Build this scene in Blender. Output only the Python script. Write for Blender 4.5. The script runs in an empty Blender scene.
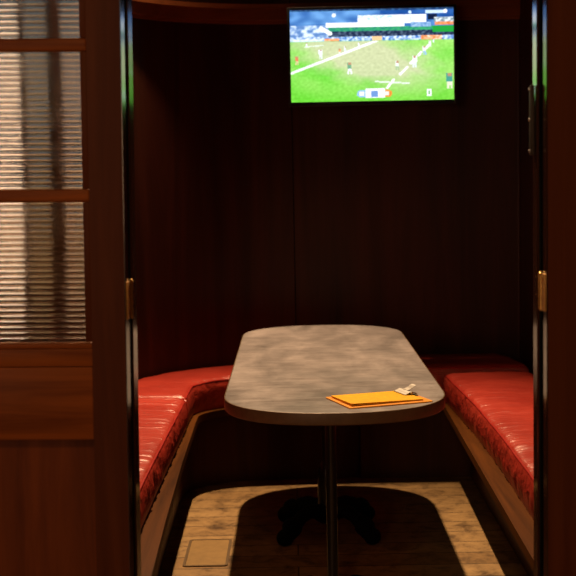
import bpy, bmesh, math, random
from mathutils import Vector, Matrix, noise

random.seed(7)
SC = bpy.context.scene
COL = SC.collection
PI = math.pi

# ------------------------------------------------------------------ helpers
def tag(o, label=None, cat=None, group=None, kind=None):
    if label: o['label'] = label
    if cat: o['category'] = cat
    if group: o['group'] = group
    if kind: o['kind'] = kind
    return o

def empty(name, loc=(0, 0, 0), rz=0.0, label=None, cat=None, group=None):
    o = bpy.data.objects.new(name, None)
    o.location = loc
    o.rotation_euler = (0, 0, rz)
    o.empty_display_size = .05
    COL.objects.link(o)
    return tag(o, label, cat, group)

def obj(name, bm, m, parent=None, smooth=True, angle=40, recalc=True):
    if recalc:
        bmesh.ops.recalc_face_normals(bm, faces=bm.faces[:])
    me = bpy.data.meshes.new(name)
    bm.to_mesh(me)
    bm.free()
    if smooth:
        me.polygons.foreach_set('use_smooth', [True] * len(me.polygons))
        me.set_sharp_from_angle(angle=math.radians(angle))
    me.materials.append(m)
    o = bpy.data.objects.new(name, me)
    COL.objects.link(o)
    if parent: o.parent = parent
    return o

def box(bm, x0, x1, y0, y1, z0, z1, bev=0.0, seg=2):
    t = bmesh.new()
    bmesh.ops.create_cube(t, size=1)
    for v in t.verts:
        v.co = Vector(((x0 + x1) / 2 + v.co.x * (x1 - x0), (y0 + y1) / 2 + v.co.y * (y1 - y0), (z0 + z1) / 2 + v.co.z * (z1 - z0)))
    if bev > 0:
        bmesh.ops.bevel(t, geom=t.edges[:], offset=bev, segments=seg, profile=.5, affect='EDGES')
    me = bpy.data.meshes.new('tmp'); t.to_mesh(me); t.free()
    bm.from_mesh(me); bpy.data.meshes.remove(me)
    return bm

def B(*a, **k):
    return box(bmesh.new(), *a, **k)

def lathe(bm, prof, cx=0, cy=0, seg=40):
    """prof: list of (r, z)"""
    rings = []
    for r, z in prof:
        if r < 1e-6:
            rings.append([bm.verts.new((cx, cy, z))])
        else:
            rings.append([bm.verts.new((cx + r * math.cos(2 * PI * i / seg), cy + r * math.sin(2 * PI * i / seg), z)) for i in range(seg)])
    for a, b in zip(rings, rings[1:]):
        for i in range(seg):
            j = (i + 1) % seg
            if len(a) == 1 and len(b) == 1: continue
            if len(a) == 1: bm.faces.new((a[0], b[i], b[j]))
            elif len(b) == 1: bm.faces.new((a[i], a[j], b[0]))
            else: bm.faces.new((a[i], a[j], b[j], b[i]))
    return bm

def tube(bm, pts, radii, seg=12, flat=1.0):
    """swept tube through pts, radii per point; flat squashes the vertical radius"""
    pts = [Vector(p) for p in pts]
    if not hasattr(radii, '__len__'): radii = [radii] * len(pts)
    rings = []
    for i, p in enumerate(pts):
        d = (pts[min(i + 1, len(pts) - 1)] - pts[max(i - 1, 0)]).normalized()
        up = Vector((0, 0, 1)) if abs(d.z) < .9 else Vector((0, 1, 0))
        s = d.cross(up).normalized(); u = s.cross(d).normalized()
        rings.append([bm.verts.new(p + s * radii[i] * math.cos(2 * PI * k / seg) + u * radii[i] * flat * math.sin(2 * PI * k / seg)) for k in range(seg)])
    for a, b in zip(rings, rings[1:]):
        for i in range(seg):
            j = (i + 1) % seg
            bm.faces.new((a[i], a[j], b[j], b[i]))
    bm.faces.new(rings[0][::-1]); bm.faces.new(rings[-1])
    return bm

def prism(bm, pts, z0, z1):
    """vertical prism from a plan outline"""
    lo = [bm.verts.new((x, y, z0)) for x, y in pts]
    hi = [bm.verts.new((x, y, z1)) for x, y in pts]
    n = len(pts)
    for i in range(n):
        j = (i + 1) % n
        bm.faces.new((lo[i], lo[j], hi[j], hi[i]))
    bm.faces.new(lo[::-1]); bm.faces.new(hi)
    return bm

def ribbon(bm, inner, outer, z0, z1):
    """solid between two plan curves with the same number of points"""
    n = len(inner)
    V = [[bm.verts.new((p[0], p[1], z)) for p in c] for c in (inner, outer) for z in (z0, z1)]
    il, ih, ol, oh = V
    for i in range(n - 1):
        for a, b in ((il, ih), (ih, oh), (oh, ol), (ol, il)):
            bm.faces.new((a[i], a[i + 1], b[i + 1], b[i]))
    for k in (0, n - 1):
        bm.faces.new((il[k], ih[k], oh[k], ol[k]))
    return bm

def arc(cx, cy, r, a0, a1, n):
    return [(cx + r * math.cos(math.radians(a0 + (a1 - a0) * i / n)), cy + r * math.sin(math.radians(a0 + (a1 - a0) * i / n))) for i in range(n + 1)]

def offset_path(pts, d):
    out = []
    for i, p in enumerate(pts):
        a = Vector(pts[max(i - 1, 0)]); b = Vector(pts[min(i + 1, len(pts) - 1)])
        t = (b - a).normalized()
        out.append((p[0] - t.y * d, p[1] + t.x * d))
    return out

# ------------------------------------------------------------------ materials
def newmat(name):
    m = bpy.data.materials.new(name); m.use_nodes = True
    nt = m.node_tree
    return m, nt, nt.nodes['Principled BSDF']

def ramp(nt, stops):
    r = nt.nodes.new('ShaderNodeValToRGB')
    e = r.color_ramp.elements
    while len(e) < len(stops): e.new(.5)
    for k, (p, c) in zip(e, stops):
        k.position = p; k.color = (*c, 1)
    return r

def coords(nt, scale, rot=(0, 0, 0)):
    tc = nt.nodes.new('ShaderNodeTexCoord'); mp = nt.nodes.new('ShaderNodeMapping')
    mp.inputs['Scale'].default_value = scale; mp.inputs['Rotation'].default_value = rot
    nt.links.new(tc.outputs['Object'], mp.inputs['Vector'])
    return mp.outputs['Vector']

def noise_tex(nt, vec, scale, detail=6, rough=.6, dist=0.0):
    n = nt.nodes.new('ShaderNodeTexNoise')
    n.inputs['Scale'].default_value = scale; n.inputs['Detail'].default_value = detail
    n.inputs['Roughness'].default_value = rough; n.inputs['Distortion'].default_value = dist
    nt.links.new(vec, n.inputs['Vector'])
    return n.outputs['Fac']

def bump(nt, bs, fac, strength, dist=.002):
    b = nt.nodes.new('ShaderNodeBump')
    b.inputs['Strength'].default_value = strength; b.inputs['Distance'].default_value = dist
    nt.links.new(fac, b.inputs['Height']); nt.links.new(b.outputs['Normal'], bs.inputs['Normal'])
    return b

def wood(name, dark, light, axis='z', rough=.35, coat=.0, spec=.5, bstr=.15, grain=9):
    m, nt, bs = newmat(name)
    s = {'z': (1, 1, .06), 'x': (.06, 1, 1), 'y': (1, .06, 1)}[axis]
    v = coords(nt, s)
    f = noise_tex(nt, v, grain, 8, .65, .6)
    r = ramp(nt, [(.3, dark), (.7, light)])
    nt.links.new(f, r.inputs['Fac']); nt.links.new(r.outputs['Color'], bs.inputs['Base Color'])
    bs.inputs['Roughness'].default_value = rough
    bs.inputs['Specular IOR Level'].default_value = spec
    bs.inputs['Coat Weight'].default_value = coat
    bs.inputs['Coat Roughness'].default_value = .12
    f2 = noise_tex(nt, v, grain * 8, 4, .6)
    bump(nt, bs, f2, bstr, .001)
    return m

def plain(name, col, rough=.5, metal=0.0, spec=.5, bstr=0.0, bscale=60):
    m, nt, bs = newmat(name)
    v = coords(nt, (1, 1, 1))
    f = noise_tex(nt, v, bscale, 4)
    r = ramp(nt, [(.3, tuple(c * .85 for c in col)), (.7, tuple(min(1, c * 1.1) for c in col))])
    nt.links.new(f, r.inputs['Fac']); nt.links.new(r.outputs['Color'], bs.inputs['Base Color'])
    bs.inputs['Roughness'].default_value = rough; bs.inputs['Metallic'].default_value = metal
    bs.inputs['Specular IOR Level'].default_value = spec
    if bstr: bump(nt, bs, f, bstr, .001)
    return m

M = {}
M['wall'] = wood('dark_panel_wood', (.016, .004, .0022), (.075, .019, .010), 'z', .38, 0, .25, .1, 7)
M['door'] = wood('stained_door_wood', (.075, .017, .005), (.15, .040, .011), 'z', .45, 0, .08, .12, 11)
M['door_x'] = wood('stained_rail_wood', (.12, .026, .005), (.42, .11, .017), 'x', .45, 0, .12, .12, 14)
M['panel'] = wood('door_panel_wood', (.09, .020, .006), (.24, .058, .013), 'z', .45, 0, .1, .12, 12)
M['edge'] = wood('varnished_edge_wood', (.03, .010, .005), (.06, .02, .008), 'z', .16, .3, .6, .05, 8)
M['ledge'] = wood('worn_bench_wood', (.03, .009, .001), (.15, .048, .007), 'y', .5, .0, .08, .25, 12)
M['riser'] = wood('bench_riser_wood', (.03, .008, .004), (.08, .022, .011), 'z', .5, 0, .2, .1, 8)
M['cornice'] = wood('cornice_wood', (.16, .042, .012), (.3, .085, .025), 'x', .45, 0, .2, .1, 9)
M['black'] = plain('black_plastic', (.006, .006, .006), .45)
M['joint_shade'] = plain('black_joint_shade', (.002, .002, .002), .9, 0, .1)  # black for the panel seam and the painted hinge-gap shade
M['iron'] = plain('black_cast_iron', (.003, .002, .002), .75, 0, .1, .4, 90)
M['column'] = plain('black_painted_steel', (.02, .014, .010), .28, .3, .5)
M['brass'] = plain('aged_brass', (.75, .42, .12), .3, 1.0, .5, .3, 200)
M['flap'] = plain('tarnished_brass', (.65, .34, .10), .5, .6, .5, .4, 200)
M['steel'] = plain('nickel_steel', (.50, .46, .42), .38, .7)
M['grey'] = plain('grey_metal', (.06, .045, .035), .6, .2, .2)
M['plaster'] = plain('warm_plaster', (.20, .15, .10), .8)
M['ceiling'] = plain('dark_ceiling_paint', (.08, .06, .045), .9)
M['board'] = plain('orange_board', (.90, .34, .008), .6, 0, .2)
M['card'] = plain('yellow_orange_card', (1.0, .50, .002), .7, 0, .15)

def mat_red():
    m, nt, bs = newmat('red_vinyl')
    v = coords(nt, (1, 1, 1))
    f = noise_tex(nt, v, 5, 5)
    r = ramp(nt, [(.3, (.36, .026, .016)), (.7, (.52, .050, .030))])
    nt.links.new(f, r.inputs['Fac']); nt.links.new(r.outputs['Color'], bs.inputs['Base Color'])
    bs.inputs['Roughness'].default_value = .31
    bs.inputs['Specular IOR Level'].default_value = .7
    v2 = coords(nt, (.16, 1, 1))
    f2 = noise_tex(nt, v2, 34, 5, .55, .5)
    bump(nt, bs, f2, .75, .010)
    return m
M['red'] = mat_red()
M['piping'] = plain('dark_red_piping', (.40, .022, .018), .35)

def mat_tabletop():
    m, nt, bs = newmat('brushed_zinc_laminate')
    v = coords(nt, (1.7, .75, 1))
    f = noise_tex(nt, v, 3.2, 10, .62, .3)
    r = ramp(nt, [(.28, (.120, .104, .102)), (.50, (.250, .215, .208)), (.72, (.43, .37, .355))])
    nt.links.new(f, r.inputs['Fac']); nt.links.new(r.outputs['Color'], bs.inputs['Base Color'])
    f3 = noise_tex(nt, coords(nt, (.5, 2, 1)), 14, 8, .7, .3)
    r3 = ramp(nt, [(.3, (.26, .26, .26)), (.7, (.48, .48, .48))])
    nt.links.new(f3, r3.inputs['Fac']); nt.links.new(r3.outputs['Color'], bs.inputs['Roughness'])
    bs.inputs['Specular IOR Level'].default_value = .5
    bump(nt, bs, f3, .12, .001)
    return m
M['top'] = mat_tabletop()
M['rim'] = plain('bronze_edge_band', (.15, .088, .045), .48, .1, .3, .2, 40)

def mat_floor():
    m, nt, bs = newmat('worn_floor_boards')
    v = coords(nt, (1, 1, 1))
    br = nt.nodes.new('ShaderNodeTexBrick')
    br.inputs['Scale'].default_value = 1.0
    br.inputs['Brick Width'].default_value = 1.7; br.inputs['Row Height'].default_value = .14
    br.inputs['Mortar Size'].default_value = .003
    br.inputs['Color1'].default_value = (.29, .175, .07, 1); br.inputs['Color2'].default_value = (.40, .26, .115, 1)
    br.inputs['Mortar'].default_value = (.06, .035, .015, 1)
    nt.links.new(v, br.inputs['Vector'])
    f = noise_tex(nt, coords(nt, (1, 1, 1)), 11, 9, .72, .4)
    r = ramp(nt, [(.33, (.22, .17, .12)), (.50, (.85, .80, .72)), (.70, (1.25, 1.2, 1.1))])
    nt.links.new(f, r.inputs['Fac'])
    mx = nt.nodes.new('ShaderNodeMix'); mx.data_type = 'RGBA'; mx.blend_type = 'MULTIPLY'
    mx.inputs[0].default_value = 1
    nt.links.new(br.outputs['Color'], mx.inputs[6]); nt.links.new(r.outputs['Color'], mx.inputs[7])
    nt.links.new(mx.outputs[2], bs.inputs['Base Color'])
    bs.inputs['Roughness'].default_value = .55
    bs.inputs['Specular IOR Level'].default_value = .35
    bump(nt, bs, f, .3, .002)
    return m
M['floor'] = mat_floor()

def mat_glass():
    m, nt, bs = newmat('reeded_glass')
    bs.inputs['Base Color'].default_value = (.50, .38, .26, 1)
    bs.inputs['Transmission Weight'].default_value = 1.0
    bs.inputs['IOR'].default_value = 1.75
    f = noise_tex(nt, coords(nt, (1, 1, 1)), 18, 4)
    r = ramp(nt, [(.3, (.02, .02, .02)), (.7, (.05, .05, .05))])
    nt.links.new(f, r.inputs['Fac']); nt.links.new(r.outputs['Color'], bs.inputs['Roughness'])
    return m
M['glass'] = mat_glass()

def emit(name, col, s):
    m = bpy.data.materials.new(name); m.use_nodes = True
    nt = m.node_tree; nt.nodes.clear()
    e = nt.nodes.new('ShaderNodeEmission'); o = nt.nodes.new('ShaderNodeOutputMaterial')
    e.inputs[0].default_value = (*col, 1); e.inputs[1].default_value = s
    nt.links.new(e.outputs[0], o.inputs[0])
    return m

# ------------------------------------------------------------------ the setting
CX = .12                 # centre line of the booth
LW, RW, BW = -.85, 1.13, 6.20   # left wall, right wall, back wall
LEDGE = .365              # top of the bench board
tag(obj('floor', B(-3.6, 3.6, -4.2, 7.2, -.1, 0), M['floor'], smooth=False), kind='structure')

left_curve = [(LW, 3.05), (LW, 4.0), (LW, 4.8)] + arc(LW + .80, BW - .80, .80, 180, 90, 18)
ls = left_curve + [(0.008, BW)]
tag(obj('wall_left', ribbon(bmesh.new(), ls, offset_path(ls, .06), 0, 4.4), M['wall']), kind='structure')
tag(obj('wall_back', B(.013, RW - .01, BW, BW + .06, 0, 4.4), M['wall']), kind='structure')
tag(obj('trim_1', B(.003, .018, BW + .012, BW + .05, 0, 4.4), M['joint_shade'], smooth=False), kind='structure')
rs = arc(RW - .01, BW - .01, .01, 90, 0, 3) + [(RW, 5.0), (RW, 3.05)]
tag(obj('wall_right', ribbon(bmesh.new(), rs, offset_path(rs, .06), 0, 4.4), M['wall']), kind='structure')

# cornice rail round the back of the booth
def rail(name, path, z0, z1, d):
    inn = offset_path(path, -d)
    bm = bmesh.new()
    ribbon(bm, inn, path, z0 + .006, z1)
    ribbon(bm, offset_path(path, -d - .010), path, z1 - .022, z1)
    ribbon(bm, offset_path(path, -d * .55), path, z0 - .010, z0 + .006)
    return tag(obj(name, bm, M['cornice']), kind='structure')
rail('trim_2', [p for p in left_curve if p[1] > 4.5] + [(0.2, BW), (.6, BW), (RW - .002, BW)], 2.18, 2.262, .035)

# jambs and header of the opening (y 3.0)
def splayed(name, pts, z0, z1, m, bev=.0015, parent=None):
    bm = prism(bmesh.new(), pts, z0, z1)
    return obj(name, bm, m, parent, smooth=False)
jamb_l = tag(splayed('trim_3', [(-.450, 3.014), (-.3915, 3.014), (-.3898, 3.016), (-.3898, 3.092), (-.394, 3.096), (-.450, 3.096)], 0, 2.055, M['edge']), kind='structure')
tag(splayed('trim_4', [(.650, 3.014), (.5925, 3.014), (.5905, 3.018), (.5942, 3.085), (.598, 3.090), (.650, 3.090)], 0, 2.06, M['edge']), kind='structure')
tag(obj('trim_5', B(-.45, .65, 3.012, 3.092, 2.06, 2.16, .004), M['door_x']), kind='structure')
gap_shade_l = tag(obj('trim_6', B(-.455, -.3935, 2.998, 3.011, 0, 2.055), M['joint_shade'], smooth=False), kind='structure')  # black strip added as the shade inside the left hinge gap
tag(obj('trim_7', B(.5945, .655, 2.998, 3.011, 0, 2.06), M['joint_shade'], smooth=False), kind='structure')  # same painted gap shade on the right
bm = bmesh.new()
box(bm, -3.6, -1.09, 3.0, 3.08, 0, 4.4); box(bm, 1.29, 3.6, 3.0, 3.08, 0, 4.4); box(bm, -1.09, 1.29, 3.0, 3.08, 2.161, 4.4)
tag(obj('wall_front', bm, M['wall'], smooth=False), kind='structure')
tag(obj('ceiling', B(-3.6, 3.6, -4.2, 7.2, 4.4, 4.5), M['ceiling'], smooth=False), kind='structure')

# the two glazed door leaves, folded flat beside the opening
def ribbed_pane(x0, x1, y, z0, z1, pitch=.0133, amp=.00042):
    bm = bmesh.new()
    n = max(1, round((z1 - z0) / pitch)); k = 10
    front = []
    for i in range(n * k + 1):
        t = i / k
        u = t - math.floor(t)
        # each reed is a shallow arc meeting its neighbour in a crease
        d = amp * (1 - (2 * u - 1) ** 2) * 1.0
        z = z0 + (z1 - z0) * i / (n * k)
        front.append((bm.verts.new((x0, y - d, z)), bm.verts.new((x1, y - d, z))))
    for a, b in zip(front, front[1:]):
        bm.faces.new((a[0], a[1], b[1], b[0]))
    q = [bm.verts.new(c) for c in ((x0, y + .005, z0), (x1, y + .005, z0), (x1, y + .005, z1), (x0, y + .005, z1))]
    bm.faces.new((q[0], q[1], q[2], q[3]))
    bm.faces.new((front[0][0], front[0][1], q[1], q[0])); bm.faces.new((front[-1][1], front[-1][0], q[3], q[2]))
    bm.faces.new([f[0] for f in front] + [q[3], q[0]]); bm.faces.new([f[1] for f in front][::-1] + [q[1], q[2]])
    return bm

def leaf(name, side, edge_x):
    """side -1: leaf runs to the left from its hinge edge at edge_x"""
    r = empty(name, (edge_x, 2.955, 0)); tag(r, kind='structure')
    s = side
    def xb(a, b): return (min(s * a, s * b), max(s * a, s * b))
    W = .69
    # hinge stile with a very slightly splayed, varnished edge
    e = .003
    pts = [(s * .0032, -.0225), (s * .0032, .0225), (s * .082, .0225), (s * .082, -.0225)]
    bm = prism(bmesh.new(), pts, .01, 2.04)
    obj('stile', bm, M['door'], r, smooth=False)
    bm = prism(bmesh.new(), [(s * (.0010 if s < 0 else 0), -.0215), (s * (-.0018 if s < 0 else .0006), .0215), (s * .003, .0215), (s * .003, -.0215)], .01, 2.04)
    o = obj('lipping', bm, M['edge'], r, smooth=False); o['label'] = 'glossy edge strip that mirrors the screen'
    a, b = xb(W - .082, W)
    obj('stile', B(a, b, -.0225, .0225, .01, 2.04, .002), M['door'], r)
    a, b = xb(.082, W - .082)
    obj('rail', B(a, b, -.0225, .0225, 1.94, 2.04, .002), M['door_x'], r)
    obj('rail', B(a, b, -.019, .0225, .988, 1.030, .002), M['door_x'], r)
    obj('rail', B(a, b, -.0225, .0225, .812, .987, .003), M['door_x'], r)
    obj('rail', B(a, b, -.0225, .0225, .01, .16, .002), M['door_x'], r)
    bmw = bmesh.new()
    for k in range(2):
        pass
    box(bmw, a, b, .012, .020, .16, .812)
    obj('door_panel', bmw, M['panel'], r, smooth=False)
    bmm = bmesh.new()
    box(bmm, a, b, -.014, -.004, .16, .175, .003)
    obj('moulding', bmm, M['door'], r)
    for z0, z1 in ((1.046, 1.377), (1.407, 1.727), (1.757, 1.925)):
        g = obj('glass_pane', ribbed_pane(a + .006, b - .006, -.006, z0 - .003, z1 + .003), M['glass'], r, angle=30)
        bd = bmesh.new()
        for (p, q) in ((a, a + .016), (b - .016, b)):
            box(bd, p, q, -.018, -.0085, z0, z1, .003)
        obj('glazing_bead', bd, M['door'], r)
    bs_ = bmesh.new(); box(bs_, a, b, -.021, .015, 1.030, 1.044, .004)
    obj('sill', bs_, M['door_x'], r)
    for z0 in (1.377, 1.727):
        obj('muntin', B(a, b, -.018, .018, z0, z0 + .030, .005, seg=3), M['door_x'], r)
    obj('muntin', B(a, b, -.018, .018, 1.925, 1.94, .004), M['door_x'], r)
    # hinges with screws
    for z in (.24, 1.098, 1.86):
        bm = bmesh.new()
        lathe(bm, [(0, z - .003), (.003, z - .002), (.0032, z), (.0050, z + .001)] +
              [(.0050 - (.0016 if i % 2 else 0), z + .001 + i * .0088) for i in range(1, 10)] + [(.0050, z + .089), (.0032, z + .090), (.003, z + .093), (0, z + .094)], s * (-.0065 if s < 0 else -.003), .032, 16)
        h = obj('hinge', bm, M['brass'], r)
        bm = bmesh.new()
        box(bm, *xb(-.0030, .001), -.008, .030, z, z + .089, .0003)
        box(bm, *xb(-.0042, -.001), .055, .095, z, z + .089, .0003)
        obj('hinge_flap', bm, M['flap'], h)
        for k in range(4):
            zz = z + .012 + k * .0215
            for (px_, py_) in ((-.0025, .001), (-.0035, .068)):
                t = bmesh.new(); bmesh.ops.create_uvsphere(t, u_segments=10, v_segments=6, radius=.0045)
                bmesh.ops.scale(t, vec=(.6, 1, 1), verts=t.verts); bmesh.ops.translate(t, vec=(s * px_, py_ + (.006 if k % 2 else 0), zz), verts=t.verts)
                obj('screw', t, M['brass'], h)
    return r
LEAN = .0135
d1 = leaf('door_1', -1, -.3955)
d2 = leaf('door_2', 1, .5968)
# the left leaf and jamb are slightly out of plumb
for o in (d1, jamb_l, gap_shade_l):
    T = Matrix.Translation((-.3925, 0, 1.1)) @ Matrix.Rotation(LEAN, 4, 'Y') @ Matrix.Translation((.3925, 0, -1.1))
    o.matrix_world = T @ (Matrix.Translation(o.location))

# pub room behind the viewer: walls, plus glowing windows added for the glass to mirror
bm = bmesh.new()
tag(obj('wall_rear', B(-3.6, 3.6, -4.2, -4.1, 0, 4.4), M['plaster'], smooth=False), kind='structure')
tag(obj('wall_rear_left', B(-3.7, -3.6, -4.2, 3.0, 0, 4.4), M['plaster'], smooth=False), kind='structure')
tag(obj('wall_rear_right', B(3.6, 3.7, -4.2, 3.0, 0, 4.4), M['plaster'], smooth=False), kind='structure')
def added_window(name, x0, x1, z0, z1, m, mull=()):
    w = empty(name, (0, -4.09, 0)); tag(w, kind='structure')
    obj('glow_pane', B(x0, x1, 0, .01, z0, z1), m, w, smooth=False)
    f = bmesh.new()
    for a, b in ((x0 - .04, x0), (x1, x1 + .04)): box(f, a, b, 0, .05, z0 - .05, z1 + .05, .004)
    for a, b in ((z0 - .05, z0), (z1, z1 + .05)): box(f, x0, x1, 0, .05, a, b, .004)
    for zz in mull: box(f, x0, x1, .01, .04, zz, zz + .03, .004)
    obj('window_frame', f, M['door'], w)
E1 = emit('bright_added_glow', (1.0, .66, .42), 13.0)  # invented glows that give the reeded panes their reflected bands
E2 = emit('dim_added_glow', (1.0, .58, .25), 2.6)
E3 = emit('medium_added_glow', (1.0, .58, .30), 4.0)
E4 = emit('teal_added_glow', (.45, .75, .85), 1.1)
added_window('added_window_1', -3.0, -2.13, 1.08, 2.08, E1)
added_window('added_window_2', -2.09, -1.905, 1.08, 2.08, E2)
added_window('added_window_3', -1.80, -1.20, 1.08, 2.08, E3)
added_window('added_window_4', -3.0, -2.13, 2.20, 3.6, E4)
added_window('added_window_5', -2.09, -1.905, 2.20, 3.6, E4)
added_window('added_window_6', -1.80, -1.20, 2.20, 3.6, E4)

# ------------------------------------------------------------------ bench
inner = [(-.391, 3.10), (-.412, 3.8), (-.429, 4.6), (-.437, 5.38)] + \
        [(-.197 + .243 * math.cos(math.radians(a)), 5.49 + .23 * math.sin(math.radians(a))) for a in (170, 157, 144, 131, 118, 105, 94)] + \
        [(-.02, 5.735), (.30, 5.745)]
def wall_in(d):   # path just inside the left/back wall with matching count
    g = .004 + d
    return [(LW + g, 3.10), (LW + g, 3.8), (LW + g, 4.6), (LW + g, 5.30)] + \
        [(LW + .80 + (.80 - g) * math.cos(math.radians(a)), BW - .80 + (.80 - g) * math.sin(math.radians(a))) for a in (174, 162, 149, 136, 123, 108, 96)] + \
        [(.10, BW - g), (.30, BW - g)]
bench = empty('built_in_bench', (CX, 5.9, 0), label='low wooden U-shaped bench built round the booth walls under red cushions', cat='bench')
def ben(name, bm, m):
    bmesh.ops.translate(bm, vec=(-CX, -5.9, 0), verts=bm.verts)
    return obj(name, bm, m, bench)
def ledge(inn, out):
    bm = ribbon(bmesh.new(), inn, out, LEDGE - .032, LEDGE)
    # soft front arris
    es = [e for e in bm.edges if len(e.link_faces) == 2 and all(abs(v.co.z - LEDGE) < 1e-5 or abs(v.co.z - LEDGE + .032) < 1e-5 for v in e.verts)]
    return bm
ben('ledge', ledge(inner, wall_in(0)), M['ledge'])
rin = [(.682, 5.60), (.642, 3.10)]
ben('ledge', ledge(rin, [(RW - .004, 5.60), (RW - .004, 3.10)]), M['ledge'])
bm = prism(bmesh.new(), [(.302, 5.745), (.684, 5.735), (.682, 5.602), (RW - .004, 5.602), (RW - .004, BW - .004), (.302, BW - .004)], LEDGE - .032, LEDGE)
ben('ledge', bm, M['ledge'])
def inset(path, d): return offset_path(path, d)
rp = inset(inner, .08)
ben('riser', ribbon(bmesh.new(), rp, inset(inner, .098), 0, LEDGE - .032), M['riser'])
rp2 = [(.302, 5.80), (.82, 5.80)]
ben('riser', ribbon(bmesh.new(), rp2, [(.302, 5.818), (.82, 5.818)], 0, LEDGE - .032), M['riser'])
ben('riser', ribbon(bmesh.new(), [(.82, 5.799), (.81, 3.10)], [(.838, 5.799), (.828, 3.10)], 0, LEDGE - .032), M['riser'])

# ------------------------------------------------------------------ cushions
def resample(path, n):
    P = [Vector(p) for p in path]
    L = [0]
    for a, b in zip(P, P[1:]): L.append(L[-1] + (b - a).length)
    out = []
    for i in range(n + 1):
        t = L[-1] * i / n
        k = 0
        while k < len(L) - 2 and L[k + 1] < t: k += 1
        u = (t - L[k]) / max(1e-9, L[k + 1] - L[k])
        out.append(P[k].lerp(P[k + 1], u))
    return out

def cushion(name, inn, out, z0, z1, seed, label, wr=1.0, ns=150, lean=0.0):
    """padded seat between two plan paths: domed top, puckered sides, piped edges"""
    I = resample(inn, ns); O = resample(out, ns)
    L = sum((a - b).length for a, b in zip(I, I[1:]))
    root = empty(name, (*((I[ns // 2] + O[ns // 2]) / 2), z0), label=label, cat='seat cushion', group='red seat cushions on the booth bench')
    org = Vector(root.location)
    H = z1 - z0
    # cross section: v in 0..1 across, list of (w, z, side)
    sec = []
    for k in range(7): sec.append((0.0, z0 + H * k / 7, 's'))
    nt_ = 44
    for k in range(nt_ + 1): sec.append((k / nt_, z1, 't'))
    for k in range(6, -1, -1): sec.append((1.0, z0 + H * k / 7, 's'))
    bm = bmesh.new(); grid = []
    for i in range(ns + 1):
        s = L * i / ns
        row = []
        e = min(i, ns - i) / ns * L
        endf = min(1.0, e / .04)
        endr = math.sqrt(max(0.0, 1 - (1 - endf) ** 2))
        for (w, z, kind) in sec:
            p = I[i].lerp(O[i], w)
            wd = (O[i] - I[i]).length
            dirw = (O[i] - I[i]).normalized()
            dd = min(w, 1 - w) * wd
            zz = z
            if kind == 't':
                r = min(1, dd / .05)
                zz = z1 - .012 * (1 - math.sqrt(max(0, 1 - (1 - r) ** 2))) - .014 * (1 - endr)
                zz += .006 * math.sin(PI * min(1, max(0, w))) 
                # creases running across the seat
                q = Vector((p.x * 2.2, p.y * 13 + seed, seed * 1.7))
                q += Vector((0, noise.noise(Vector((p.x * 4, p.y * 3, seed))) * 1.5, 0))
                a = noise.noise(q)
                rid = (1 - abs(a) * 2.4)
                rid = max(0, rid) ** 3
                amp = .5 + .5 * noise.noise(Vector((p.x * 3, p.y * 2.1, seed + 9)))
                zz += wr * (.0085 * rid * amp + .0045 * noise.noise(Vector((p.x * 3, p.y * 9, seed))))
            else:
                t = (z - z0) / H
                bul = .010 * math.sin(PI * t)
                # vertical puckers below the piping
                pk = noise.noise(Vector((s * 62 + seed, t * 1.8 + s * 3, w * 5))) * .008 + noise.noise(Vector((s * 14, t * 2.4, seed))) * .004
                sgn = -1 if w < .5 else 1
                p = p + dirw * sgn * (bul + wr * pk * math.sin(PI * min(1, t + .02)))
            row.append(bm.verts.new(Vector((p.x, p.y, zz)) - org))
        grid.append(row)
    m_ = len(sec)
    for a, b in zip(grid, grid[1:]):
        for k in range(m_ - 1):
            bm.faces.new((a[k], a[k + 1], b[k + 1], b[k]))
        bm.faces.new((a[m_ - 1], a[0], b[0], b[m_ - 1]))
    bm.faces.new(grid[0][::-1]); bm.faces.new(grid[-1])
    obj('cushion_body', bm, M['red'], root, angle=60)
    # piping along the top edges
    bm = bmesh.new()
    for path, sg in ((I, -1), (O, 1)):
        pts = []
        for i in range(2, ns - 1):
            d = (O[i] - I[i]).normalized() * sg * -.000
            wob = noise.noise(Vector((L * i / ns * 9, seed, 0))) * .003
            pts.append(Vector((path[i].x + d.x, path[i].y + d.y, z1 - .011 + wob)) - org)
        tube(bm, pts, .0035, 6)
    obj('piping', bm, M['piping'], root)
    return root

CT = .502
ci = [(-.480, 3.14), (-.476, 4.2), (-.467, 5.235)]
co = [(LW + .030, 3.14), (LW + .030, 4.2), (LW + .030, 5.235)]
cushion('seat_cushion', ci, co, LEDGE + .001, CT, 3.1, 'long creased red seat cushion on the left side of the booth, nearest the glazed door', 1.15, 240)
ai = [(-.468, 5.250), (-.468, 5.38)] + [(-.172 + .297 * math.cos(math.radians(a)), 5.50 + .272 * math.sin(math.radians(a))) for a in (168, 156, 144, 132, 120, 108, 96)] + [(-.02, 5.775), (.10, 5.785)]
g = .030
ao = [(LW + g, 5.250), (LW + g, 5.36)] + [(LW + .80 + (.80 - g) * math.cos(math.radians(a)), BW - .80 + (.80 - g) * math.sin(math.radians(a))) for a in (174, 162, 149, 136, 123, 110, 97)] + [(.02, BW - g), (.10, BW - g)]
cushion('seat_cushion', ai, ao, LEDGE + .001, CT + .004, 8.3, 'curved red corner cushion behind the far left end of the table', .35, 120)
cushion('seat_cushion', [(.115, 5.785), (.60, 5.785), (1.09, 5.785)], [(.115, BW - .030), (.60, BW - .030), (1.00, BW - .030)], LEDGE + .001, .535, 5.5,
        'shadowed dark red cushion along the back wall under the television', .4, 110)
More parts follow.
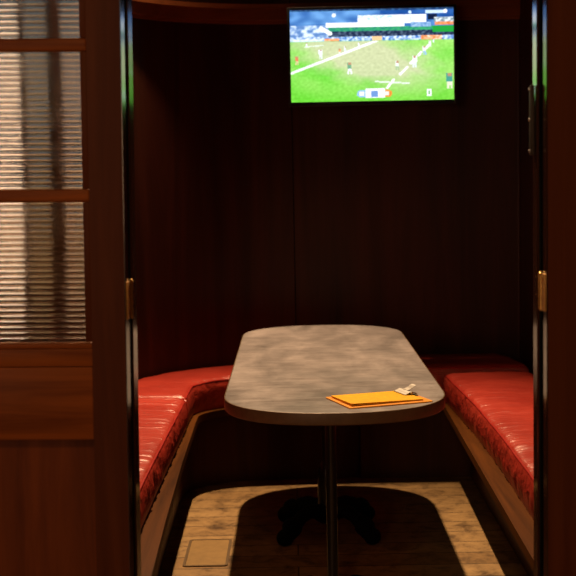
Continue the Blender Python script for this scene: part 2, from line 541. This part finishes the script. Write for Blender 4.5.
cushion('seat_cushion', [(.714, 3.14), (.732, 4.4), (.728, 5.0), (.700, 5.765)], [(RW - .032, 3.14), (RW - .032, 4.4), (RW - .032, 5.0), (RW - .032, 5.765)], LEDGE + .001, CT, 12.9,
        'long red seat cushion on the right side of the booth, beside the clipboard', 1.0, 240)

# ------------------------------------------------------------------ table
TX, TY = .1235, 4.684
table = empty('booth_table', (TX, TY, 0), label='long round-ended pub table with mottled grey-brown top on two black pedestals', cat='table')
def stadium(hw, y0, y1, n=28, ex=2.3):
    """y0, y1: ends of the straight sides (local); ends bulge by hw"""
    pts = []
    for i in range(n + 1):
        a = PI * i / n
        c, s = math.cos(a), math.sin(a)
        pts.append((hw * math.copysign(abs(c) ** (2 / ex), c), y1 + (hw * .98) * abs(s) ** (2 / ex)))
    for i in range(n + 1):
        a = PI + PI * i / n
        c, s = math.cos(a), math.sin(a)
        pts.append((hw * math.copysign(abs(c) ** (2 / ex), c), y0 - (hw * .98) * abs(s) ** (2 / ex)))
    return pts
HW = .349
def slab(profile, m, name):
    """profile: list of (inset, z) from the underside round the rim to the top"""
    bm = bmesh.new(); rings = []
    for d, z in profile:
        rings.append([bm.verts.new((x, y, z)) for x, y in stadium(HW - d, 3.93 - TY, 5.405 - TY)])
    n = len(rings[0])
    for a, b in zip(rings, rings[1:]):
        for i in range(n):
            j = (i + 1) % n
            bm.faces.new((a[i], a[j], b[j], b[i]))
    bm.faces.new(rings[0][::-1]); bm.faces.new(rings[-1])
    return obj(name, bm, m, table, angle=50)
slab([(.004, .7365), (.004, .7405)], M['top'], 'tabletop')
slab([(.012, .7030), (.003, .7030), (.0005, .7055), (0, .708), (0, .7375), (.001, .7400), (.0035, .7408), (.0038, .7364)], M['rim'], 'edge_band')
for yc, PXO in ((3.90, -.014), (4.92, -.004)):
    c = obj('column', lathe(bmesh.new(), [(0, .7025), (.085, .7025), (.085, .694), (.034, .680), (.022, .66), (.0175, .64)] + ([(.0175, .30), (.022, .285), (.032, .27), (.036, .22), (.038, .13)] if yc > 4.5 else [(.0175, .16), (.020, .13), (.028, .11)]) + [(.042, .095), (.046, .075), (0, .07)], PXO, yc - TY, 36), M['column'], table)
    b = obj('base_hub', lathe(bmesh.new(), [(0, .128), (.034, .128), (.050, .105), (.056, .08), (.050, .055), (.036, .045), (0, .045)], PXO, yc - TY, 24), M['iron'], table)
    for k in range(4):
        a = math.radians(45 + 90 * k)
        dx, dy = math.cos(a), math.sin(a)
        prof = [(.03, .085), (.07, .100), (.11, .104), (.15, .092), (.185, .066), (.215, .040), (.240, .024), (.262, .018)]
        rad = [.038, .036, .033, .030, .031, .034, .028, .020]
        bm = tube(bmesh.new(), [(dx * r + PXO, (dy * r) + yc - TY, z) for r, z in prof], rad, 12, .8)
        # scrolled claw: knuckle bosses at the end and toes
        for (r, z, q) in ((.200, .062, .040), (.240, .030, .034)):
            t = bmesh.new(); bmesh.ops.create_uvsphere(t, u_segments=12, v_segments=8, radius=q)
            bmesh.ops.translate(t, vec=(dx * r + PXO, dy * r + yc - TY, z), verts=t.verts)
            me = bpy.data.meshes.new('t'); t.to_mesh(me); t.free(); bm.from_mesh(me); bpy.data.meshes.remove(me)
        for v in bm.verts: v.co.z = max(v.co.z, .001)
        obj('claw_foot', bm, M['iron'], b)

# ------------------------------------------------------------------ clipboard and menu card
TZ = .7410
ang = math.radians(19.4)
cb = empty('clipboard', (.255, 3.785, TZ), ang, 'orange clipboard with a metal spring clip lying on the near right end of the table', 'clipboard')
def rounded(hx, hy, r, n=6):
    return arc(hx - r, hy - r, r, 0, 90, n) + arc(-hx + r, hy - r, r, 90, 180, n) + arc(-hx + r, -hy + r, r, 180, 270, n) + arc(hx - r, -hy + r, r, 270, 360, n)
obj('board', prism(bmesh.new(), rounded(.136, .102, .006), .0, .003), M['board'], cb)
bm = bmesh.new()
# clip: base plate, raised sprung jaw and curled thumb lever
box(bm, .098, .134, -.002, .086, .003, .0045, .0006)
def sheet(bm, prof, y0, y1, th=.0014):
    top = [(x, z + th) for x, z in prof]
    loop = prof + top[::-1]
    A = [bm.verts.new((x, y0, z)) for x, z in loop]; Bv = [bm.verts.new((x, y1, z)) for x, z in loop]
    n = len(loop)
    for i in range(n):
        j = (i + 1) % n
        bm.faces.new((A[i], A[j], Bv[j], Bv[i]))
    for i in range(len(prof) - 1):
        for S in (A, Bv): bm.faces.new((S[i], S[i + 1], S[n - 2 - i], S[n - 1 - i]))
sheet(bm, [(.086, .0088), (.092, .0080), (.098, .011), (.106, .0145), (.116, .0150), (.126, .012), (.132, .006)], .0, .084)
obj('clip', bm, M['steel'], cb)
bm = bmesh.new()
sheet(bm, [(.110, .016), (.118, .019), (.127, .023), (.134, .028), (.141, .030)], .026, .058)
tube(bm, [(.110, -.004, .0125), (.110, .088, .0125)], .0036, 10)
obj('lever', bm, M['steel'], cb)
mc = empty('menu_card', (.250, 3.789, TZ + .0048), ang, 'yellow-orange folded menu card held on the orange clipboard', 'menu')
bm = bmesh.new()
pts = rounded(.118, .084, .002, 2)
prism(bm, pts, 0, .0016)
# slightly lifted upper leaf of the folded card
lo = []
g_ = []
for i in range(13):
    x = -.118 + .236 * i / 12
    lift = .0036 * (1 - i / 12) ** 1.2
    g_.append([bm.verts.new((x, y, .0018 + lift * (.4 + .6 * (.084 - y) / .168) + h)) for y in (-.084, 0, .084) for h in (0, .0007)])
for a, b in zip(g_, g_[1:]):
    for (p, q) in ((0, 2), (2, 4), (1, 3), (3, 5), (0, 1), (4, 5)):
        bm.faces.new((a[p], a[q], b[q], b[p]))
for a in (g_[0], g_[-1]):
    bm.faces.new((a[0], a[2], a[3], a[1])); bm.faces.new((a[2], a[4], a[5], a[3]))
obj('card_leaves', bm, M['card'], mc, smooth=False)

# ------------------------------------------------------------------ television
TVY = 5.93
SX = TVY / 6.3
def tz(z): return 1.43 + (z - 1.43) * TVY / 6.3
x0, x1 = .009 * SX, .820 * SX
z0, z1 = tz(1.7945), tz(2.2465)
tvc = Vector(((x0 + x1) / 2, TVY, (z0 + z1) / 2))
tv = empty('television', tvc, 0, 'wall-mounted black flat television showing a rugby match on a green pitch', 'television')
hw, hh = (x1 - x0) / 2, (z1 - z0) / 2
bm = bmesh.new(); b_ = .013
for a in ((-hw - b_, -hw, -.012, .02, -hh - b_ - .006, hh + b_), (hw, hw + b_, -.012, .02, -hh - b_ - .006, hh + b_),
          (-hw, hw, -.012, .02, hh, hh + b_), (-hw, hw, -.012, .02, -hh - b_ - .006, -hh)):
    box(bm, *a, .002)
obj('bezel', bm, M['black'], tv)
bm = bmesh.new(); box(bm, -hw - .008, hw + .008, .008, .045, -hh - .012, hh + .008, .006); box(bm, -.22, .22, .045, .075, -.17, .12, .01)
obj('rear_housing', bm, M['black'], tv)
bm = bmesh.new(); box(bm, -.10, .10, .075, .085, -.10, .10, .002); box(bm, -.03, .03, .085, .250, -.05, .05, .004); box(bm, -.37, .37, .110, .266, -.17, .19, .004)  # wide last box is added to throw shade on the back cushion
obj('bracket_and_shade_box', bm, M['iron'], tv)
obj('maker_mark', B(-.012, .012, -.0135, -.012, -hh - .014, -hh - .009), M['grey'], tv, smooth=False)

def seg_d(u, v, a, b, asp=1.77):
    ax, ay, bx, by = a[0] * asp, a[1], b[0] * asp, b[1]
    px, py = u * asp, v
    dx, dy = bx - ax, by - ay
    t = max(0, min(1, ((px - ax) * dx + (py - ay) * dy) / (dx * dx + dy * dy)))
    return math.hypot(px - ax - t * dx, py - ay - t * dy)
def mix(a, b, t):
    t = max(0, min(1, t)); return tuple(p + (q - p) * t for p, q in zip(a, b))
def nz(x, y, s=0): return noise.noise(Vector((x, y, s)))
PL = [  # players: u, v, height, shirt, shorts
    (.362, .64, .12, (110, 165, 130), (240, 248, 250)), (.655, .62, .10, (235, 245, 245), (170, 195, 150)),
    (.185, .48, .10, (240, 245, 255), (225, 235, 235)), (.040, .545, .09, (225, 130, 90), (220, 200, 150)),
    (.300, .455, .06, (240, 170, 110), (240, 240, 220)), (.335, .43, .06, (240, 250, 255), (220, 230, 230)),
    (.760, .58, .12, (250, 252, 255), (225, 240, 250)), (.822, .46, .09, (245, 250, 255), (150, 190, 240)),
    (.855, .39, .06, (245, 250, 255), (245, 250, 250)), (.975, .80, .17, (70, 155, 140), (225, 225, 200)), (.875, .36, .05, (220, 235, 255), (235, 245, 250)),
    (.42, .39, .05, (240, 245, 255), (230, 240, 245)), (.10, .38, .04, (235, 250, 245), (235, 245, 245))]
def screen_rgb(u, v):
    n1 = nz(u * 14, v * 14); n2 = nz(u * 55, v * 40, 3); n3 = nz(u * 5, v * 5, 7)
    if v < .345:
        c = mix((44, 92, 165), (110, 165, 225), .35 + n1 * .7 + .5 * math.exp(-((u - .25) / .2) ** 2) * (1 if v < .15 else .2))
        if u > .55 and v < .09: c = mix((25, 75, 150), (50, 100, 175), .5 + n1)
        if v < .018: c = mix((20, 40, 80), (60, 100, 140), .5 + n2)
        if math.hypot((u - .27) * 1.77, v - .062) < .022: c = (240, 248, 255)
        if math.hypot((u - .735) * 1.77, v - .045) < .018: c = (200, 225, 250)
        if .83 < u < .955 and abs(v - .045 + (u - .83) * .05) < .017: c = (205, 230, 252)
        if math.hypot((u - .95) * 1.77, v - .038) < .022: c = (245, 250, 255)
        # left crowd
        if u < .24 and v > .17: c = mix((95, 135, 195), (225, 240, 255), .42 + n2 * .7 + nz(u * 26, v * 24, 5) * 1.3)
        # dark stand with green strip
        if u > .235 and .195 < v < .30:
            c = mix((28, 40, 70), (85, 105, 130), .35 + n2 * 1.3)
            if v < .235: c = mix((30, 120, 120), (60, 170, 110), .4 + u * .6 + n2)
            if u > .87 and v < .26: c = (35, 160, 60)
        # white roofs
        if .415 < u < .835 and .072 < v < .16: c = mix((250, 252, 255), (180, 215, 245), max(0, n2 * 1.6 + (.35 if v < .11 and u < .64 else -.2)))
        if .22 < u < .70 and .145 < v < .195: c = (248, 250, 255)
        if .74 < u < .86 and .15 < v < .2: c = mix((90, 140, 200), (170, 200, 230), .5 + n2)
        if seg_d(u, v, (.19, .20), (.245, .26)) < .022: c = (245, 250, 255)
        if .845 < u < .90 and .07 < v < .13: c = (15, 30, 60)
        if .88 < u and .10 < v < .15: c = mix((120, 140, 150), (235, 245, 250), .5 + n2 * 1.6)
        if .885 < u and .15 < v < .19: c = mix((225, 110, 60), (245, 170, 120), .5 + n2)
        # hoardings
        if v > .295:
            c = mix((70, 120, 200), (225, 240, 255), .55 + n2 * 1.4)
            if u < .2: c = mix(c, (245, 250, 255), .7 if v > .31 else .2)
            if .21 < u < .30 and v > .31: c = mix((235, 140, 80), (250, 220, 200), .4 + n2)
            if .50 < u < .56: c = (240, 200, 150)
            if .80 < u < .93 and v > .30: c = mix((235, 130, 70), (255, 225, 200), .45 + n2)
            if v > .335: c = mix(c, (120, 200, 120), .5)
    else:
        g1 = mix((105, 208, 60), (160, 222, 110), .4 + n3 + .5 * u)
        d = abs((v - .42) - (u - .30) * .55)          # worn, sandy band across the pitch
        sandy = max(0, 1 - d / .40) * max(0, 1 - abs(u - .42) / .58) * 2.0
        g1 = mix(g1, (204, 208, 168), min(.92, sandy + n1 * .25 * (sandy > .1)))
        if v > .72: g1 = mix(g1, (100, 205, 50), (v - .72) * 2.2)
        g1 = tuple(k + n2 * 14 for k in g1)
        c = g1
        w = .010
        if seg_d(u, v, (.0, .685), (.53, .345)) < w + .003: c = (245, 248, 250)
        if seg_d(u, v, (.52, .79), (.725, .815)) < .008: c = (225, 240, 225)
        for a, b in (((.59, .86), (.63, .775)), ((.67, .715), (.715, .64)), ((.735, .60), (.76, .555)), ((.785, .51), (.80, .48)), ((.83, .44), (.85, .40))):
            if seg_d(u, v, a, b) < .013: c = (250, 252, 252)
        if seg_d(u, v, (.09, .40), (.20, .385)) < .006: c = (225, 240, 225)
    for (pu, pv, h, a, b) in PL:
        du = (u - pu) * 1.77 / h * 1.15; dv = (v - pv) / h
        if abs(du) < .25 and -.5 < dv < .5:
            if dv < -.3 and abs(du) < .13: c = (190, 140, 110)
            elif dv < .05: c = a if abs(du + .08 * math.sin(pu * 40)) < .24 else c
            elif dv < .28: c = b if abs(du) < .2 else c
            elif abs(abs(du) - .13) < .08: c = b
    # score graphic
    if .40 < u < .625 and .885 < v < .955 and seg_d(u, v, (.425, .92), (.60, .92)) < .036: c = (150, 190, 245) if u < .47 else (240, 140, 60)
    if .455 < u < .575 and .862 < v < .965: c = (250, 252, 255)
    if .42 < u < .45 and .90 < v < .94: c = (250, 250, 255)
    if .575 <= u < .60 and .90 < v < .94: c = (250, 235, 225)
    if .49 < u < .535 and .89 < v < .96: c = (110, 150, 210)
    if .832 < u < .862 and .88 < v < .955: c = (245, 250, 250)
    if .842 < u < .853 and .90 < v < .94: c = (100, 180, 90)
    return c
def lin(c):
    c = max(0, min(255, c)) / 255
    return c / 12.92 if c < .04045 else ((c + .055) / 1.055) ** 2.4
NX, NY = 210, 118
bm = bmesh.new()
vs = [[bm.verts.new((-hw + 2 * hw * i / NX, -.009, hh - 2 * hh * j / NY)) for i in range(NX + 1)] for j in range(NY + 1)]
for j in range(NY):
    for i in range(NX):
        bm.faces.new((vs[j][i], vs[j + 1][i], vs[j + 1][i + 1], vs[j][i + 1]))
me = bpy.data.meshes.new('screen')
bm.to_mesh(me); bm.free()
ca = me.color_attributes.new('picture', 'FLOAT_COLOR', 'CORNER')
vals = []
for j in range(NY):
    for i in range(NX):
        c = screen_rgb((i + .5) / NX, (j + .5) / NY)
        q = (lin(c[0]), lin(c[1]), lin(c[2]), 1)
        vals += q * 4
ca.data.foreach_set('color', vals)
m = bpy.data.materials.new('lit_screen'); m.use_nodes = True
nt = m.node_tree; bs = nt.nodes['Principled BSDF']
at = nt.nodes.new('ShaderNodeAttribute'); at.attribute_name = 'picture'
bs.inputs['Base Color'].default_value = (.01, .01, .01, 1); bs.inputs['Roughness'].default_value = .25
nt.links.new(at.outputs['Color'], bs.inputs['Emission Color']); bs.inputs['Emission Strength'].default_value = 1.3
me.materials.append(m)
so = bpy.data.objects.new('screen', me); COL.objects.link(so); so.parent = tv
so['label'] = 'lit screen with a rugby match, stadium stands and score graphic'

# ------------------------------------------------------------------ small fixtures
dc = empty('door_catch', (.5905, 3.055, 1.469), 0, 'narrow grey metal catch plate on the upper right door jamb', 'door catch')
bm = B(-.009, 0.0, -.012, .012, 0, .168, .002)
obj('plate', bm, M['grey'], dc)
for z in (.010, .085, .158):
    t = bmesh.new(); bmesh.ops.create_uvsphere(t, u_segments=10, v_segments=6, radius=.004)
    bmesh.ops.translate(t, vec=(-.0095, 0, z), verts=t.verts)
    obj('screw', t, M['steel'], dc)

fb = empty('floor_box', (-.345, 4.67, 0), 0, 'flat rectangular cover let into the lit floor left of the table', 'floor cover')
M['plate'] = plain('worn_brass_plate', (.30, .18, .06), .55, .1, .4, .8, 24)
M['plate_rim'] = plain('dark_plate_rim', (.14, .085, .035), .5, .2)
obj('frame', ribbon(bmesh.new(), rounded(.084, .17, .016) + [rounded(.084, .17, .016)[0]], rounded(.074, .160, .010) + [rounded(.074, .160, .010)[0]], .0002, .0045), M['plate_rim'], fb)
obj('cover', prism(bmesh.new(), rounded(.0735, .1595, .010), .0002, .0036), M['plate'], fb)

dl = empty('downlight', (-.1, 6.11, 4.18), 0, 'spot downlight can hanging from the booth ceiling near the back wall', 'ceiling light')
obj('can', lathe(bmesh.new(), [(.055, -.06), (.058, -.06), (.058, .12), (.012, .13), (.012, .218), (0, .218)], 0, 0, 32), M['black'], dl)
obj('lens', lathe(bmesh.new(), [(0, .03), (.054, .03), (.054, .034), (0, .034)], 0, 0, 32), emit('lens_glow', (1, .75, .5), 6), dl)
pl = empty('pendant_lamp', (-.3, .6, 2.75), 0, 'shaded pendant lamp hanging in the pub room in front of the booth', 'pendant lamp')
obj('shade', lathe(bmesh.new(), [(.23, -.12), (.235, -.12), (.10, .05), (.03, .08), (0, .08)], 0, 0, 32), M['black'], pl)
obj('cord', lathe(bmesh.new(), [(.004, .08), (.004, 1.649)], 0, 0, 8), M['black'], pl)
obj('bulb', lathe(bmesh.new(), [(0, -.09), (.03, -.07), (.04, -.04), (.03, 0), (.012, .04), (0, .075)], 0, 0, 20), emit('bulb_glow', (1, .7, .42), 8), pl)

# ------------------------------------------------------------------ lights
def light(name, kind, loc, energy, col, target=None, **k):
    l = bpy.data.lights.new(name, kind); l.energy = energy; l.color = col
    for a, b in k.items(): setattr(l, a, b)
    o = bpy.data.objects.new(name, l); COL.objects.link(o); o.location = loc
    if target is not None:
        o.rotation_euler = (Vector(target) - Vector(loc)).to_track_quat('-Z', 'Y').to_euler()
    return o
light('booth_spot', 'SPOT', (-.1, 6.11, 4.10), 1050, (1, .66, .37), (-.3, 4.1, .4), spot_size=math.radians(66), spot_blend=.85, shadow_soft_size=.035)
light('pendant_light', 'AREA', (-.3, .6, 2.62), 12, (1, .52, .22), (.0, 2.6, .6), shape='DISK', size=.4)
w = bpy.data.worlds.new('world'); SC.world = w; w.use_nodes = True
w.node_tree.nodes['Background'].inputs[0].default_value = (.0, .0, .0, 1)

# ------------------------------------------------------------------ camera
f = 1250.0
p = math.atan(112 / f)
cam = bpy.data.cameras.new('camera'); co_ = bpy.data.objects.new('camera', cam); COL.objects.link(co_)
cam.sensor_width = 36; cam.sensor_fit = 'HORIZONTAL'; cam.lens = f * 36 / 576
R = Matrix.Rotation(5.2 / f, 4, 'Z') @ Matrix.Rotation(PI / 2 - p, 4, 'X') @ Matrix.Rotation(-.0197, 4, 'Z')
co_.matrix_world = Matrix.Translation((0, 0, 1.43)) @ R
cam.clip_start = .05; cam.clip_end = 40
cam.dof.use_dof = True; cam.dof.focus_distance = 4.1; cam.dof.aperture_fstop = 5.0
SC.camera = co_
vs_ = SC.view_settings
vs_.view_transform = 'Standard'; vs_.look = 'None'; vs_.exposure = 0; vs_.gamma = 1; vs_.use_curve_mapping = False
SC.cycles.use_denoising = True
SC.cycles.caustics_reflective = False; SC.cycles.caustics_refractive = False
SC.cycles.max_bounces = 8
